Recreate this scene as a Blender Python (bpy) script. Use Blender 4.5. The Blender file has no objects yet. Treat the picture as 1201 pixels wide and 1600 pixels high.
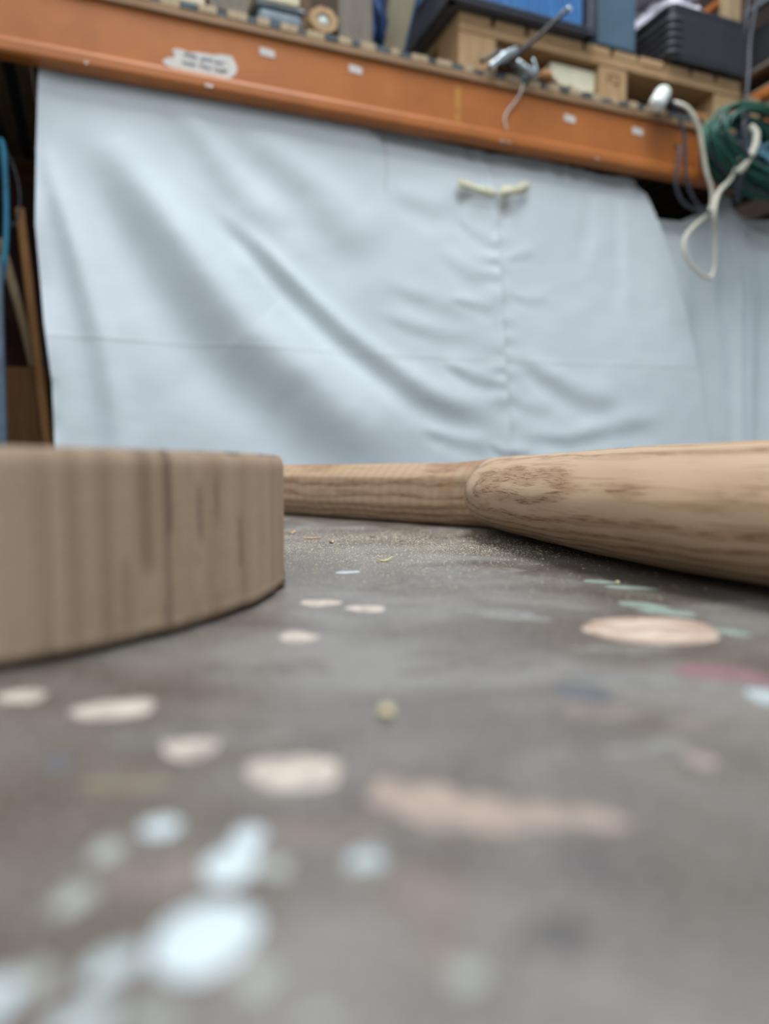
import bpy, bmesh, math, random
import numpy as np
from mathutils import Vector, Matrix

# ---------------------------------------------------------------- camera, world, lights
scene = bpy.context.scene
C = scene.collection
cd = bpy.data.cameras.new('camera')
cam = bpy.data.objects.new('camera', cd); C.objects.link(cam)
scene.camera = cam
cd.sensor_fit = 'VERTICAL'; cd.sensor_height = 24.0; cd.sensor_width = 18.0
cd.lens = 24.0 * 1150 / 1600
cd.clip_start = 0.005; cd.clip_end = 50
cam.location = (0, 0, 0.055)
cam.rotation_euler = (math.radians(90) - math.atan(65 / 1150), 0, 0)
cd.dof.use_dof = True
cd.dof.focus_distance = 0.50
cd.dof.aperture_fstop = 17.25 / 6.3

world = bpy.data.worlds.new('world'); scene.world = world; world.use_nodes = True
bg = world.node_tree.nodes['Background']
bg.inputs['Color'].default_value = (0.78, 0.90, 1.0, 1); bg.inputs['Strength'].default_value = 0.46

def area(name, loc, target, size, size_y, power, color):
    l = bpy.data.lights.new(name, 'AREA'); l.shape = 'RECTANGLE'; l.size = size; l.size_y = size_y
    l.energy = power; l.color = color
    o = bpy.data.objects.new(name, l); C.objects.link(o); o.location = loc
    d = Vector(target) - Vector(loc); o.rotation_euler = d.to_track_quat('-Z', 'Y').to_euler()
    return o
area('skylight', (0.35, 1.0, 3.3), (0.3, 1.0, 0), 2.8, 1.2, 128, (0.93, 0.97, 1.0))
area('front_fill', (-1.1, -2.6, 2.5), (0.2, 1.2, 0.3), 2.8, 1.6, 46, (0.90, 0.96, 1.0))  # fill lamp added behind the camera to brighten upright faces

scene.view_settings.view_transform = 'Standard'; scene.view_settings.look = 'None'
scene.view_settings.gamma = 1.0; scene.view_settings.use_curve_mapping = False
scene.view_settings.exposure = 0.12

# ---------------------------------------------------------------- materials
def lin(c):
    return tuple(((x / 255) / 12.92 if x <= 10.3 else ((x / 255 + 0.055) / 1.055) ** 2.4) for x in c) + (1,)

class NT:
    def __init__(s, name, rough=0.6, metal=0.0, spec=0.5):
        s.m = bpy.data.materials.new(name); s.m.use_nodes = True
        s.t = s.m.node_tree; s.b = s.t.nodes['Principled BSDF']
        s.b.inputs['Roughness'].default_value = rough; s.b.inputs['Metallic'].default_value = metal
        s.b.inputs['Specular IOR Level'].default_value = spec
    def n(s, typ, **kw):
        o = s.t.nodes.new(typ)
        for k, v in kw.items():
            if k[0] == '_': setattr(o, k[1:], v)
            else: o.inputs[k.replace('__', ' ')].default_value = v
        return o
    def l(s, a, b): s.t.links.new(a, b)
    def co(s, scale=(1, 1, 1), attr=None):
        if attr: c = s.n('ShaderNodeAttribute', _attribute_name=attr).outputs['Vector']
        else: c = s.n('ShaderNodeTexCoord').outputs['Object']
        mp = s.n('ShaderNodeMapping'); mp.inputs['Scale'].default_value = scale
        s.l(c, mp.inputs['Vector']); return mp.outputs['Vector']
    def noise(s, vec, scale, detail=3, rough=0.5, dist=0.0):
        o = s.n('ShaderNodeTexNoise', Scale=scale, Detail=detail, Roughness=rough, Distortion=dist)
        s.l(vec, o.inputs['Vector']); return o.outputs['Fac']
    def ramp(s, fac, stops):
        r = s.n('ShaderNodeValToRGB'); e = r.color_ramp.elements
        while len(e) < len(stops): e.new(0.5)
        for i, (p, c) in enumerate(stops):
            e[i].position = p; e[i].color = c if len(c) == 4 else lin(c)
        s.l(fac, r.inputs['Fac']); return r.outputs['Color']
    def mix(s, f, a, b, mode='MIX'):
        m = s.n('ShaderNodeMix', _data_type='RGBA', _blend_type=mode)
        if isinstance(f, (int, float)): m.inputs[0].default_value = f
        else: s.l(f, m.inputs[0])
        for i, v in ((6, a), (7, b)):
            if isinstance(v, tuple): m.inputs[i].default_value = v if len(v) == 4 else lin(v)
            else: s.l(v, m.inputs[i])
        return m.outputs[2]
    def math(s, op, a, b=0.0):
        m = s.n('ShaderNodeMath', _operation=op)
        for i, v in enumerate((a, b)):
            if isinstance(v, (int, float)): m.inputs[i].default_value = v
            else: s.l(v, m.inputs[i])
        return m.outputs[0]
    def color(s, c): s.l(c, s.b.inputs['Base Color'])
    def bump(s, h, strength=0.3, dist=0.001):
        b = s.n('ShaderNodeBump', Strength=strength, Distance=dist)
        s.l(h, b.inputs['Height']); s.l(b.outputs['Normal'], s.b.inputs['Normal'])

def plain(name, c, rough=0.6, metal=0.0, var=0.12, scale=30, stretch=(1, 1, 1), bump=0.0, spec=0.5):
    t = NT(name, rough, metal, spec)
    v = t.co(stretch); f = t.noise(v, scale, 4, 0.6)
    lo = tuple(x * (1 - var) for x in c); hi = tuple(min(255, x * (1 + var)) for x in c)
    t.color(t.ramp(f, [(0.3, lo), (0.7, hi)]))
    if bump: t.bump(f, bump, 0.002)
    return t.m

def wood(name, c, dark, axis=(1, 1, 12), scale=9, rough=0.65, bump=0.15):
    t = NT(name, rough, 0, 0.3)
    v = t.co(axis); f = t.noise(v, scale, 5, 0.6, 0.6); g = t.noise(v, scale * 6, 3, 0.6)
    a = t.ramp(f, [(0.3, dark), (0.62, c)])
    t.color(t.mix(t.math('MULTIPLY', g, 0.5), a, tuple(x * 0.8 for x in c)))
    t.bump(g, bump, 0.001)
    return t.m

M = {}
M['orange'] = plain('orange_paint', (172, 100, 42), 0.5, 0, 0.06, 9, (1, 1, 1), 0.0)
M['steel_blue'] = plain('blue_grey_steel', (84, 100, 116), 0.5)
M['concrete'] = plain('concrete_floor', (112, 108, 103), 0.9, 0, 0.12, 6)
M['dark_wall'] = plain('dark_brown_wall', (66, 48, 38), 0.9, 0, 0.15, 3)
M['grey_wall'] = plain('grey_wall', (150, 146, 140), 0.9, 0, 0.08, 3)
M['pallet'] = wood('pallet_pine', (188, 154, 114), (164, 128, 90), (14, 14, 1.5))
M['pallet_long'] = wood('pallet_pine_long', (186, 150, 110), (158, 122, 84), (1.2, 14, 14))
M['pale_slat'] = wood('pale_slat_wood', (190, 168, 136), (150, 124, 96), (14, 1, 14))
M['teal_slat'] = plain('teal_grey_slat', (62, 76, 82), 0.6)
M['batten'] = wood('shelf_edge_batten', (158, 124, 92), (128, 98, 70), (1, 14, 14))
M['cream_wood'] = wood('cream_plank', (216, 206, 178), (200, 184, 150), (1, 14, 14))
M['brown_wood'] = wood('brown_board', (138, 98, 58), (104, 70, 40), (14, 14, 1))
M['tan_wood'] = wood('tan_stick', (184, 134, 84), (152, 104, 60), (20, 20, 1))
M['grey_wood'] = wood('weathered_grey_wood', (128, 118, 106), (98, 88, 78), (14, 14, 1.2))
M['post_wood'] = wood('pale_post', (168, 146, 112), (140, 118, 88), (14, 14, 1))
M['dark_board'] = wood('dark_back_board', (96, 70, 46), (70, 50, 34), (10, 10, 1))
M['cardboard'] = plain('cardboard', (96, 74, 54), 0.85)
M['black'] = plain('black_plastic', (37, 38, 43), 0.45, 0, 0.15, 14)
M['dark_grey'] = plain('dark_grey_plastic', (66, 68, 76), 0.5)
M['blue'] = plain('blue_plastic', (66, 118, 172), 0.4, 0, 0.06, 20)
M['slate'] = plain('slate_blue_card', (72, 94, 112), 0.6, 0, 0.06, 10)
M['navy'] = plain('navy_fabric', (36, 64, 108), 0.8, 0, 0.35, 26)
M['white_plastic'] = plain('white_plastic', (222, 226, 218), 0.4, 0, 0.03)
M['cord_black'] = plain('black_cord', (48, 50, 58), 0.5)
M['cord_cream'] = plain('cream_cord', (206, 200, 182), 0.5, 0, 0.04)
M['cord_green'] = plain('green_cord', (26, 84, 68), 0.5, 0, 0.15, 40)
M['cord_grey'] = plain('grey_cord', (110, 116, 124), 0.5)
M['rope_blue'] = plain('pale_blue_rope', (112, 158, 178), 0.8, 0, 0.25, 120)
M['steel'] = plain('zinc_steel', (190, 200, 204), 0.3, 0.85, 0.08)
M['dark_steel'] = plain('dark_steel', (66, 62, 62), 0.5, 0.4)
M['foam'] = plain('ivory_foam', (226, 218, 190), 0.8, 0, 0.04, 30)
M['paper'] = plain('masking_tape', (206, 200, 192), 0.8, 0, 0.05, 60)
M['ink'] = plain('grey_ink', (112, 116, 128), 0.8)
M['yellow_tape'] = plain('yellow_tape', (176, 120, 48), 0.6)
M['cream_tape'] = plain('cream_tie', (206, 200, 172), 0.8, 0, 0.1, 50)
M['white_fabric'] = plain('white_fabric', (214, 208, 220), 0.9, 0, 0.08, 12)
M['teal_web'] = plain('teal_webbing', (36, 108, 134), 0.7)
M['grey_mesh'] = plain('grey_mesh', (92, 92, 92), 0.7)
M['tub'] = plain('grey_blue_tub', (118, 130, 140), 0.5)
M['red_shadow'] = plain('dark_red_shade', (64, 30, 20), 0.8)

# cloth
t = NT('white_cotton_sheet', 0.9, 0, 0.2)
v = t.co((1, 1, 1)); f = t.noise(v, 2.2, 3); w = t.noise(t.co((160, 20, 160)), 4, 2)
base = t.ramp(f, [(0.3, (214, 221, 225)), (0.7, (228, 234, 238))])
cr = t.n('ShaderNodeAttribute', _attribute_name='crease_and_shade').outputs['Fac']
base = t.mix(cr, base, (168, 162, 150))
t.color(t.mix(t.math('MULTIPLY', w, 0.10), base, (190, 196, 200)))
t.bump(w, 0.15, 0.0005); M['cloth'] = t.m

# bench top: worn grey brown paint with mottling, scratches, fine grit
t = NT('worn_bench_paint', 0.6, 0, 0.85)
v = t.co()
a = t.noise(v, 17, 6, 0.62, 0.4); b = t.noise(v, 70, 4, 0.65); g = t.noise(v, 700, 2, 0.6)
c1 = t.ramp(a, [(0.32, (74, 62, 55)), (0.43, (88, 79, 73)), (0.52, (101, 94, 89)), (0.64, (122, 117, 112))])
c2 = t.mix(t.ramp(b, [(0.5, (0, 0, 0)), (0.72, (150, 150, 150))]), c1, (124, 116, 110))
c3 = t.mix(t.ramp(t.noise(v, 22, 3, 0.5, 0.8), [(0.56, (0, 0, 0)), (0.72, (110, 110, 110))]), c2, (96, 74, 66))
sc = t.noise(t.co((2.5, 60, 1)), 6, 3, 0.6, 0.5)
c4 = t.mix(t.ramp(sc, [(0.62, (0, 0, 0)), (0.72, (110, 110, 110))]), c3, (138, 134, 130))
c5 = t.mix(t.ramp(g, [(0.50, (0, 0, 0)), (0.64, (170, 170, 170))]), c4, (178, 170, 158))
t.color(c5)
rr = t.ramp(a, [(0.3, (142, 142, 142)), (0.7, (170, 170, 170))]); t.l(rr, t.b.inputs['Roughness'])
t.bump(t.math('ADD', g, b), 0.25, 0.0004); M['bench'] = t.m

# side of the round slab: streaks by angle, saw marks
t = NT('sawn_slab_side', 0.75, 0, 0.25)
v = t.co((1, 1, 1), 'wood')            # (arc length m, radius, z)
n1 = t.noise(t.co((85, 1, 3.5), 'wood'), 1.0, 4, 0.55, 0.2)
n2 = t.noise(t.co((600, 1, 14), 'wood'), 1.0, 3, 0.6)
saw = t.noise(t.co((8, 1, 900), 'wood'), 1.0, 3, 0.6)
fine = t.noise(t.co((1, 1, 1), 'wood'), 1500, 2, 0.6)
c1 = t.ramp(n1, [(0.28, (182, 150, 122)), (0.5, (206, 176, 148)), (0.72, (216, 192, 166))])
c2 = t.mix(t.math('MULTIPLY', n2, 0.65), c1, (164, 134, 108))
c3 = t.mix(t.math('MULTIPLY', saw, 0.40), c2, (206, 188, 166))
c4 = t.mix(t.ramp(fine, [(0.40, (0, 0, 0)), (0.62, (150, 150, 150))]), c3, (162, 134, 110))
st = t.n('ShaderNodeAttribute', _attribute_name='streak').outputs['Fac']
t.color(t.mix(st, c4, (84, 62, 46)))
t.bump(t.math('ADD', t.math('MULTIPLY', saw, 0.6), fine), 0.5, 0.0006); M['slab_side'] = t.m
M['slab_top'] = wood('slab_top_grain', (176, 148, 122), (150, 122, 98), (3, 22, 6))

# club wood (coordinates: along, across, height of the piece)
def club(name, curly):
    t = NT(name, 0.55, 0, 0.3)
    src = t.n('ShaderNodeAttribute', _attribute_name='wood').outputs['Vector']
    dn = t.n('ShaderNodeTexNoise', Scale=9.0, Detail=2.0); t.l(src, dn.inputs['Vector'])
    off = t.n('ShaderNodeVectorMath', _operation='SCALE'); t.l(dn.outputs['Color'], off.inputs[0]); off.inputs['Scale'].default_value = 0.016
    add = t.n('ShaderNodeVectorMath', _operation='ADD'); t.l(src, add.inputs[0]); t.l(off.outputs[0], add.inputs[1])
    mp = t.n('ShaderNodeMapping'); mp.inputs['Location'].default_value = (0, 0.035, 0.06); mp.inputs['Scale'].default_value = (0.05, 1, 1)
    t.l(add.outputs[0], mp.inputs['Vector'])
    wv = t.n('ShaderNodeTexWave', _wave_type='RINGS', _rings_direction='X', Scale=40.0, Distortion=2.2, Detail=3.0)
    wv.inputs['Detail Scale'].default_value = 3.5; wv.inputs['Detail Roughness'].default_value = 0.6
    t.l(mp.outputs[0], wv.inputs['Vector'])
    c1 = t.ramp(wv.outputs['Fac'], [(0.1, (186, 158, 128)), (0.55, (180, 152, 121)), (0.80, (170, 141, 110)), (0.97, (154, 123, 92))])
    big = t.noise(t.co((6, 40, 40), 'wood'), 1.5, 3)
    c2 = t.mix(t.math('MULTIPLY', big, 0.55), c1, (192, 158, 130))
    pores = t.noise(t.co((70, 900, 900), 'wood'), 1.0, 2, 0.6)
    pm = t.math('MULTIPLY', t.ramp(pores, [(0.52, (0, 0, 0)), (0.62, (230, 230, 230))]), t.ramp(wv.outputs['Fac'], [(0.45, (0, 0, 0)), (0.9, (255, 255, 255))]))
    c3 = t.mix(pm, c2, (112, 78, 48))
    st = t.noise(t.co((15, 190, 190), 'wood'), 1.0, 4, 0.62, 0.7)
    c3 = t.mix(t.ramp(st, [(0.54, (0, 0, 0)), (0.66, (190, 190, 190))]), c3, (138, 104, 74))
    if curly:
        cu = t.n('ShaderNodeTexWave', _wave_type='BANDS', _bands_direction='X', Scale=22.0, Distortion=3.0, Detail=2.0)
        cu.inputs['Detail Scale'].default_value = 2.0
        t.l(t.co((1, 0.5, 0.5), 'wood'), cu.inputs['Vector'])
        c3 = t.mix(t.math('MULTIPLY', cu.outputs['Fac'], 0.26), c3, (160, 120, 92))
    sh = t.n('ShaderNodeAttribute', _attribute_name='streak').outputs['Fac']
    c3 = t.mix(sh, c3, (206, 180, 150) if not curly else (170, 130, 100))
    t.color(c3)
    t.bump(t.math('SUBTRACT', st, t.math('MULTIPLY', pm, 1.5)), 0.4, 0.0006)
    return t.m
M['club_body'] = club('pale_oak_body', False)
M['club_handle'] = club('pale_oak_handle', True)

# paint colours of the spots on the bench
def pm(name, c, rough=0.45, var=0.08):
    t = NT(name, rough, 0, 0.4); f = t.noise(t.co(), 160, 3, 0.6)
    t.color(t.ramp(f, [(0.3, tuple(x * (1 - var) for x in c)), (0.7, tuple(min(255, x * (1 + var)) for x in c))])); return t.m
PM = {'p': pm('bare_pink_wood', (184, 170, 158), .6, .18), 'P': None, 'm': pm('mint_paint', (128, 141, 130), .6, .12), 'r': pm('dull_rose_paint', (130, 98, 103), .5, .12),
      'b': pm('slate_paint', (92, 93, 98), .5, .12), 'w2': pm('milky_blue_paint', (180, 190, 190)), 'g': pm('sand_grey_paint', (136, 131, 122)), 'p2': pm('pink_grey_paint', (158, 140, 130)),
      'g2': pm('faint_grey_paint', (122, 120, 114)), 'p3': pm('worn_pink_undercoat', (158, 140, 128), .6, .12), 'p4': pm('brown_pink_undercoat', (122, 110, 102), .6, .1), 'g3': pm('pale_sage_paint', (166, 168, 160)),
      'w': pm('white_paint', (200, 210, 213), .4, .03), 'g4': pm('faint_light_grey_paint', (124, 121, 117), .6, .14), 'g5': pm('faint_warm_grey_paint', (112, 106, 99), .6, .16), 'b2': pm('faint_dark_stain', (96, 91, 88), .6, .14), 'y': pm('ochre_grey_paint', (126, 118, 98))}
t = NT('pink_wood_scar', 0.6, 0, 0.3)
f = t.noise(t.co((25, 70, 1)), 1.6, 3, 0.6, 1.2)
t.color(t.ramp(f, [(0.40, (156, 130, 112)), (0.50, (178, 152, 134)), (0.62, (206, 188, 172))])); PM['P'] = t.m

# ---------------------------------------------------------------- object helpers
def label(o, lab, cat, group=None, kind=None):
    o['label'] = lab; o['category'] = cat
    if group: o['group'] = group
    if kind: o['kind'] = kind
    return o

def mk(name, verts, faces, mat, parent=None, smooth=False, loc=None):
    me = bpy.data.meshes.new(name); me.from_pydata([tuple(v) for v in verts], [], faces); me.update()
    if smooth: me.polygons.foreach_set('use_smooth', [True] * len(me.polygons))
    me.materials.append(mat)
    o = bpy.data.objects.new(name, me); C.objects.link(o)
    if parent: o.parent = parent
    if loc: o.location = loc
    return o

def frombm(name, bm, mat, parent=None, smooth=False):
    bmesh.ops.recalc_face_normals(bm, faces=bm.faces)
    me = bpy.data.meshes.new(name); bm.to_mesh(me); bm.free()
    if smooth: me.polygons.foreach_set('use_smooth', [True] * len(me.polygons))
    me.materials.append(mat)
    o = bpy.data.objects.new(name, me); C.objects.link(o)
    if parent: o.parent = parent
    return o

def bbox(bm, lo, hi, bev=0.0, seg=1, mtx=None):
    r = bmesh.ops.create_cube(bm, size=1.0); vs = r['verts']
    c = [(a + b) / 2 for a, b in zip(lo, hi)]; s = [b - a for a, b in zip(lo, hi)]
    for v in vs: v.co = Vector((c[0] + v.co.x * s[0], c[1] + v.co.y * s[1], c[2] + v.co.z * s[2]))
    if bev:
        es = list({e for v in vs for e in v.link_edges})
        rr = bmesh.ops.bevel(bm, geom=es, offset=bev, segments=seg, affect='EDGES', profile=0.5)
        vs = list({v for f in rr['faces'] for v in f.verts} | {v for v in vs if v.is_valid})
    if mtx: bmesh.ops.transform(bm, matrix=mtx, verts=vs)
    return vs

def box(name, lo, hi, mat, parent=None, bev=0.002, seg=1, mtx=None, smooth=False):
    bm = bmesh.new(); bbox(bm, lo, hi, bev, seg, mtx); return frombm(name, bm, mat, parent, smooth)

def catmull(P, n=8):
    P = [Vector(p) for p in P]; out = []
    for i in range(len(P) - 1):
        p0 = P[max(i - 1, 0)]; p1 = P[i]; p2 = P[i + 1]; p3 = P[min(i + 2, len(P) - 1)]
        for k in range(n):
            t = k / n
            out.append(0.5 * ((2 * p1) + (p2 - p0) * t + (2 * p0 - 5 * p1 + 4 * p2 - p3) * t * t + (3 * p1 - p0 - 3 * p2 + p3) * t ** 3))
    out.append(P[-1]); return out

def tube(name, P, r, mat, parent=None, n=10, sub=8, smooth=True):
    Q = catmull(P, sub) if sub > 1 else [Vector(p) for p in P]
    vs = []; fs = []; up = Vector((0.13, 0.31, 0.94)).normalized()
    for i, q in enumerate(Q):
        d = (Q[min(i + 1, len(Q) - 1)] - Q[max(i - 1, 0)]).normalized()
        a = d.cross(up)
        if a.length < 1e-3: a = d.cross(Vector((1, 0, 0)))
        a.normalize(); b = d.cross(a).normalized(); up = -b if (-b).dot(up) > 0 else b
        rr = r[i * (len(r) - 1) // max(1, len(Q) - 1)] if isinstance(r, (list, tuple)) else r
        for k in range(n):
            w = 2 * math.pi * k / n; vs.append(q + a * (math.cos(w) * rr) + b * (math.sin(w) * rr))
    for i in range(len(Q) - 1):
        for k in range(n):
            fs.append((i * n + k, i * n + (k + 1) % n, (i + 1) * n + (k + 1) % n, (i + 1) * n + k))
    fs.append(tuple(range(n))[::-1]); fs.append(tuple((len(Q) - 1) * n + k for k in range(n)))
    return mk(name, vs, fs, mat, parent, smooth)

def poly_prism(name, pts, v0, v1, mat, parent=None):
    """outline in (u, z), extruded along v"""
    n = len(pts); vs = [(p[0], v0, p[1]) for p in pts] + [(p[0], v1, p[1]) for p in pts]
    fs = [tuple(range(n)), tuple(range(2 * n - 1, n - 1, -1))] + [(i, i + n, (i + 1) % n + n, (i + 1) % n) for i in range(n)]
    o = mk(name, vs, fs, mat, parent); bm = bmesh.new(); bm.from_mesh(o.data); bmesh.ops.recalc_face_normals(bm, faces=bm.faces); bm.to_mesh(o.data); bm.free()
    return o

# rack frame: origin on the beam's face, u along the beam, v into the rack, z up from the bench top
ROT = math.atan2(0.36700148, 0.93022036)
RU = Vector((0.93022036, 0.36700148, 0)); RV = Vector((-0.36700148, 0.93022036, 0)); RO = Vector((0, 1.8, 0))
FRAME = Matrix.Translation(RO) @ Matrix.Rotation(ROT, 4, 'Z')

def thing(name, lab, cat, group=None, frame=True, kind=None, base=None):
    o = bpy.data.objects.new(name, None); C.objects.link(o); o.empty_display_size = 0.05
    if base is None: base = (0, 0, 0)
    o['base'] = base
    o.matrix_world = (FRAME if frame else Matrix.Identity(4)) @ Matrix.Translation(base)
    if lab: label(o, lab, cat, group, kind)
    elif kind: o['kind'] = kind
    return o

def settle(root):
    """shift part meshes so that the empty sits at the thing's base"""
    b = Vector(root['base'])
    for ch in root.children:
        ch.data.transform(Matrix.Translation(-b))
        for g in ch.children: g.data.transform(Matrix.Translation(-b))
    del root['base']

def single(o, lab, cat, group=None, kind=None):
    """a one-mesh thing drawn in rack coordinates"""
    vs = np.empty(len(o.data.vertices) * 3); o.data.vertices.foreach_get('co', vs); vs = vs.reshape(-1, 3)
    b = Vector(((vs[:, 0].min() + vs[:, 0].max()) / 2, (vs[:, 1].min() + vs[:, 1].max()) / 2, vs[:, 2].min()))
    o.data.transform(Matrix.Translation(-b)); o.matrix_world = FRAME @ Matrix.Translation(b)
    return label(o, lab, cat, group, kind) if lab else o

def attr(o, name, vals, typ='FLOAT'):
    a = o.data.attributes.new(name, typ, 'POINT')
    if typ == 'FLOAT': a.data.foreach_set('value', np.asarray(vals, dtype=np.float32).ravel())
    else: a.data.foreach_set('vector', np.asarray(vals, dtype=np.float32).ravel())

rnd = random.Random(4)

# ---------------------------------------------------------------- setting
FZ = -0.90
o = mk('floor', [(-4, -3.5, FZ), (5, -3.5, FZ), (5, 5, FZ), (-4, 5, FZ)], [(0, 1, 2, 3)], M['concrete']); o['kind'] = 'structure'
o = box('wall_back', (-2.6, 1.35, FZ), (3.6, 1.45, 3.0), M['dark_wall'], None, 0); single(o, None, None); o['kind'] = 'structure'

# ---------------------------------------------------------------- bench
bench = thing('workbench', 'long workbench with worn grey-brown painted top spattered with paint drops', 'workbench', frame=False, base=(0, 0.35, FZ))
top = box('bench_top', (-1.1, -0.35, -0.04), (1.25, 1.12, 0.0), M['bench'], bench, 0.003)
for x in (-1.02, 1.17):
    for y in (-0.27, 1.04):
        box('leg', (x - 0.035, y - 0.035, FZ), (x + 0.035, y + 0.035, -0.04), M['grey_wood'], bench, 0.003)
box('apron', (-0.98, -0.29, -0.13), (1.13, -0.25, -0.04), M['grey_wood'], bench)
box('apron', (-0.98, 1.02, -0.13), (1.13, 1.06, -0.04), M['grey_wood'], bench)

SPOTS = [(-0.0267,0.3037,0.0075,0.0089,'p'),(-0.0073,0.2909,0.0074,0.0082,'p'),(-0.0287,0.2412,0.0066,0.0075,'p'),(0.0924,0.2525,0.0238,0.0215,'P'),(-0.0882,0.1768,0.0053,0.0056,'p'),(-0.0621,0.1673,0.0086,0.0073,'p'),(-0.0389,0.1437,0.0055,0.0061,'p'),(-0.0164,0.1316,0.0079,0.0085,'p'),(0.1051,0.2979,0.0084,0.0070,'m'),(0.1103,0.2829,0.0094,0.0060,'m'),(0.1069,0.3617,0.0070,0.0063,'m'),(0.1157,0.3437,0.0102,0.0057,'m'),(0.1186,0.2478,0.0044,0.0060,'m'),(0.0891,0.1988,0.0091,0.0096,'r'),(0.0982,0.1925,0.0051,0.0084,'r'),(0.0491,0.1800,0.0076,0.0063,'b'),(0.0928,0.1785,0.0039,0.0073,'w2'),(0.0572,0.1452,0.0044,0.0035,'g'),(0.0603,0.1374,0.0027,0.0037,'p2'),(0.0504,0.1421,0.0076,0.0017,'g2'),(0.0043,0.1217,0.0063,0.0073,'p3'),(0.0112,0.1165,0.0082,0.0058,'p3'),(0.0223,0.1139,0.0096,0.0047,'p3'),(0.0324,0.1138,0.0061,0.0030,'p3'),(0.0049,0.0929,0.0050,0.0072,'p4'),(0.0068,0.0850,0.0034,0.0073,'p4'),(0.0090,0.0773,0.0020,0.0024,'g3'),(-0.0346,0.1107,0.0030,0.0029,'w'),(-0.0215,0.1000,0.0039,0.0050,'w'),(-0.0204,0.1077,0.0025,0.0035,'w'),(-0.0153,0.0991,0.0020,0.0023,'g3'),(-0.0026,0.1010,0.0027,0.0029,'w2'),(-0.0212,0.0840,0.0060,0.0071,'w'),(-0.0138,0.0768,0.0018,0.0026,'g3'),(-0.0302,0.0789,0.0027,0.0032,'w2'),(-0.0399,0.0917,0.0023,0.0031,'g3'),(-0.0403,0.1036,0.0022,0.0029,'g3'),(-0.0375,0.0768,0.0018,0.0022,'g3'),(-0.0408,0.0739,0.0024,0.0034,'w'),(-0.0300,0.0703,0.0029,0.0024,'w2'),(-0.0232,0.0712,0.0024,0.0019,'g3'),(-0.0064,0.0704,0.0022,0.0010,'g3'),(-0.0618,0.1364,0.0030,0.0031,'b'),(-0.0450,0.1264,0.0079,0.0024,'y'),(-0.0025,0.1113,0.0026,0.0021,'p4'),(0.0356,0.1435,0.0018,0.0027,'p4'),(0.0669,0.1576,0.0056,0.0033,'p4'),(0.0183,0.0930,0.0008,0.0009,'b'),(0.084,0.186,0.022,0.0045,'g4'),(0.058,0.192,0.012,0.0018,'b'),(0.062,0.1885,0.009,0.0020,'g4'),(0.03,0.205,0.02,0.006,'g5'),(-0.03,0.20,0.02,0.006,'g5'),(-0.035,0.15,0.016,0.005,'g5'),(0.05,0.165,0.012,0.004,'p4'),(-0.012,0.1085,0.008,0.004,'p4'),(-0.03,0.097,0.006,0.005,'p4'),(-0.008,0.094,0.006,0.004,'g5'),(0.03,0.10,0.008,0.004,'b2'),(0.02,0.084,0.005,0.004,'b2'),(0.045,0.28,0.018,0.008,'g4'),(0.01,0.35,0.02,0.01,'g5'),(-0.02,0.395,0.006,0.004,'w2'),(0.06,0.40,0.02,0.008,'g5'),(0.075,0.225,0.014,0.006,'g5')]
SPLAB = {'p': 'bare pinkish spot', 'P': 'large oval pink scar', 'm': 'mint green paint smear', 'r': 'dull rose paint smear', 'b': 'slate paint mark', 'w': 'white paint drop', 'w2': 'milky blue paint drop', 'g3': 'pale sage paint drop', 'p3': 'worn pink undercoat patch'}
for i, (x, y, rx, ry, k) in enumerate(SPOTS):
    n = 28; ph = [rnd.uniform(0, 6.28) for _ in range(5)]; am = {'w': .05, 'p3': .22, 'p': .13, 'p4': .2, 'g4': .3, 'g5': .35, 'b2': .3, 'P': .06}.get(k, .11)
    rim = []; h = 0.00012 if k[0] in 'pPrby' else 0.00030
    h += i * 2e-6
    tilt = {'m': -0.35, 'b': -0.25, 'g4': -0.3, 'g5': 0.15, 'b2': -.2, 'w2': 0.3}.get(k, 0.0)
    for q in range(n):
        a = 2 * math.pi * q / n; r = 1 + sum(am / (j + 1) * math.sin((j + 2) * a + ph[j]) for j in range(5))
        px, py = rx * r * math.cos(a), ry * r * math.sin(a)
        rim.append((px, py + px * tilt))
    vs = [(x + p[0], y + p[1], 0.00002) for p in rim] + [(x + p[0] * .86, y + p[1] * .86, h) for p in rim] + [(x, y, h)]
    fs = [(q, (q + 1) % n, n + (q + 1) % n, n + q) for q in range(n)] + [(n + q, n + (q + 1) % n, 2 * n) for q in range(n)]
    s = mk('paint_spot', vs, fs, PM[k], bench, True)
    if k in SPLAB: s['label'] = SPLAB[k]
settle(bench)

# ---------------------------------------------------------------- round slab
cx, cy, R, TH = -0.246, 0.337, 0.198, 0.0618
slab = thing('round_wood_slab', 'thick round sawn wood slab lying flat at the left of the bench', 'wood slab', frame=False, base=(cx, cy, 0))
na, nz = 1440, 26
STREAKS = [(-28.6, .7, .0, .062, .42), (-28.2, .45, .030, .062, .8), (-29.0, .5, -.01, .016, .45), (-31.0, 1.0, .02, .062, .40), (-33.5, 1.0, .0, .03, .22), (-35.6, .9, .0, .062, .22), (-23.6, .42, .028, .052, .62), (-24.2, .3, .018, .03, .25), (-20.6, .35, .034, .056, .45),
           (-15.6, .5, .014, .040, .42), (-15.2, .4, .005, .02, .20), (-9.5, .5, .02, .038, .18), (-21.0, .5, .0, .012, .25), (-38.5, .8, .0, .062, .16), (-41.0, .9, .0, .062, .14), (-24.5, .6, -.01, .012, .22), (-27.0, .2, .0, .05, .15)]
vs = []; st = []; wd = []
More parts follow.
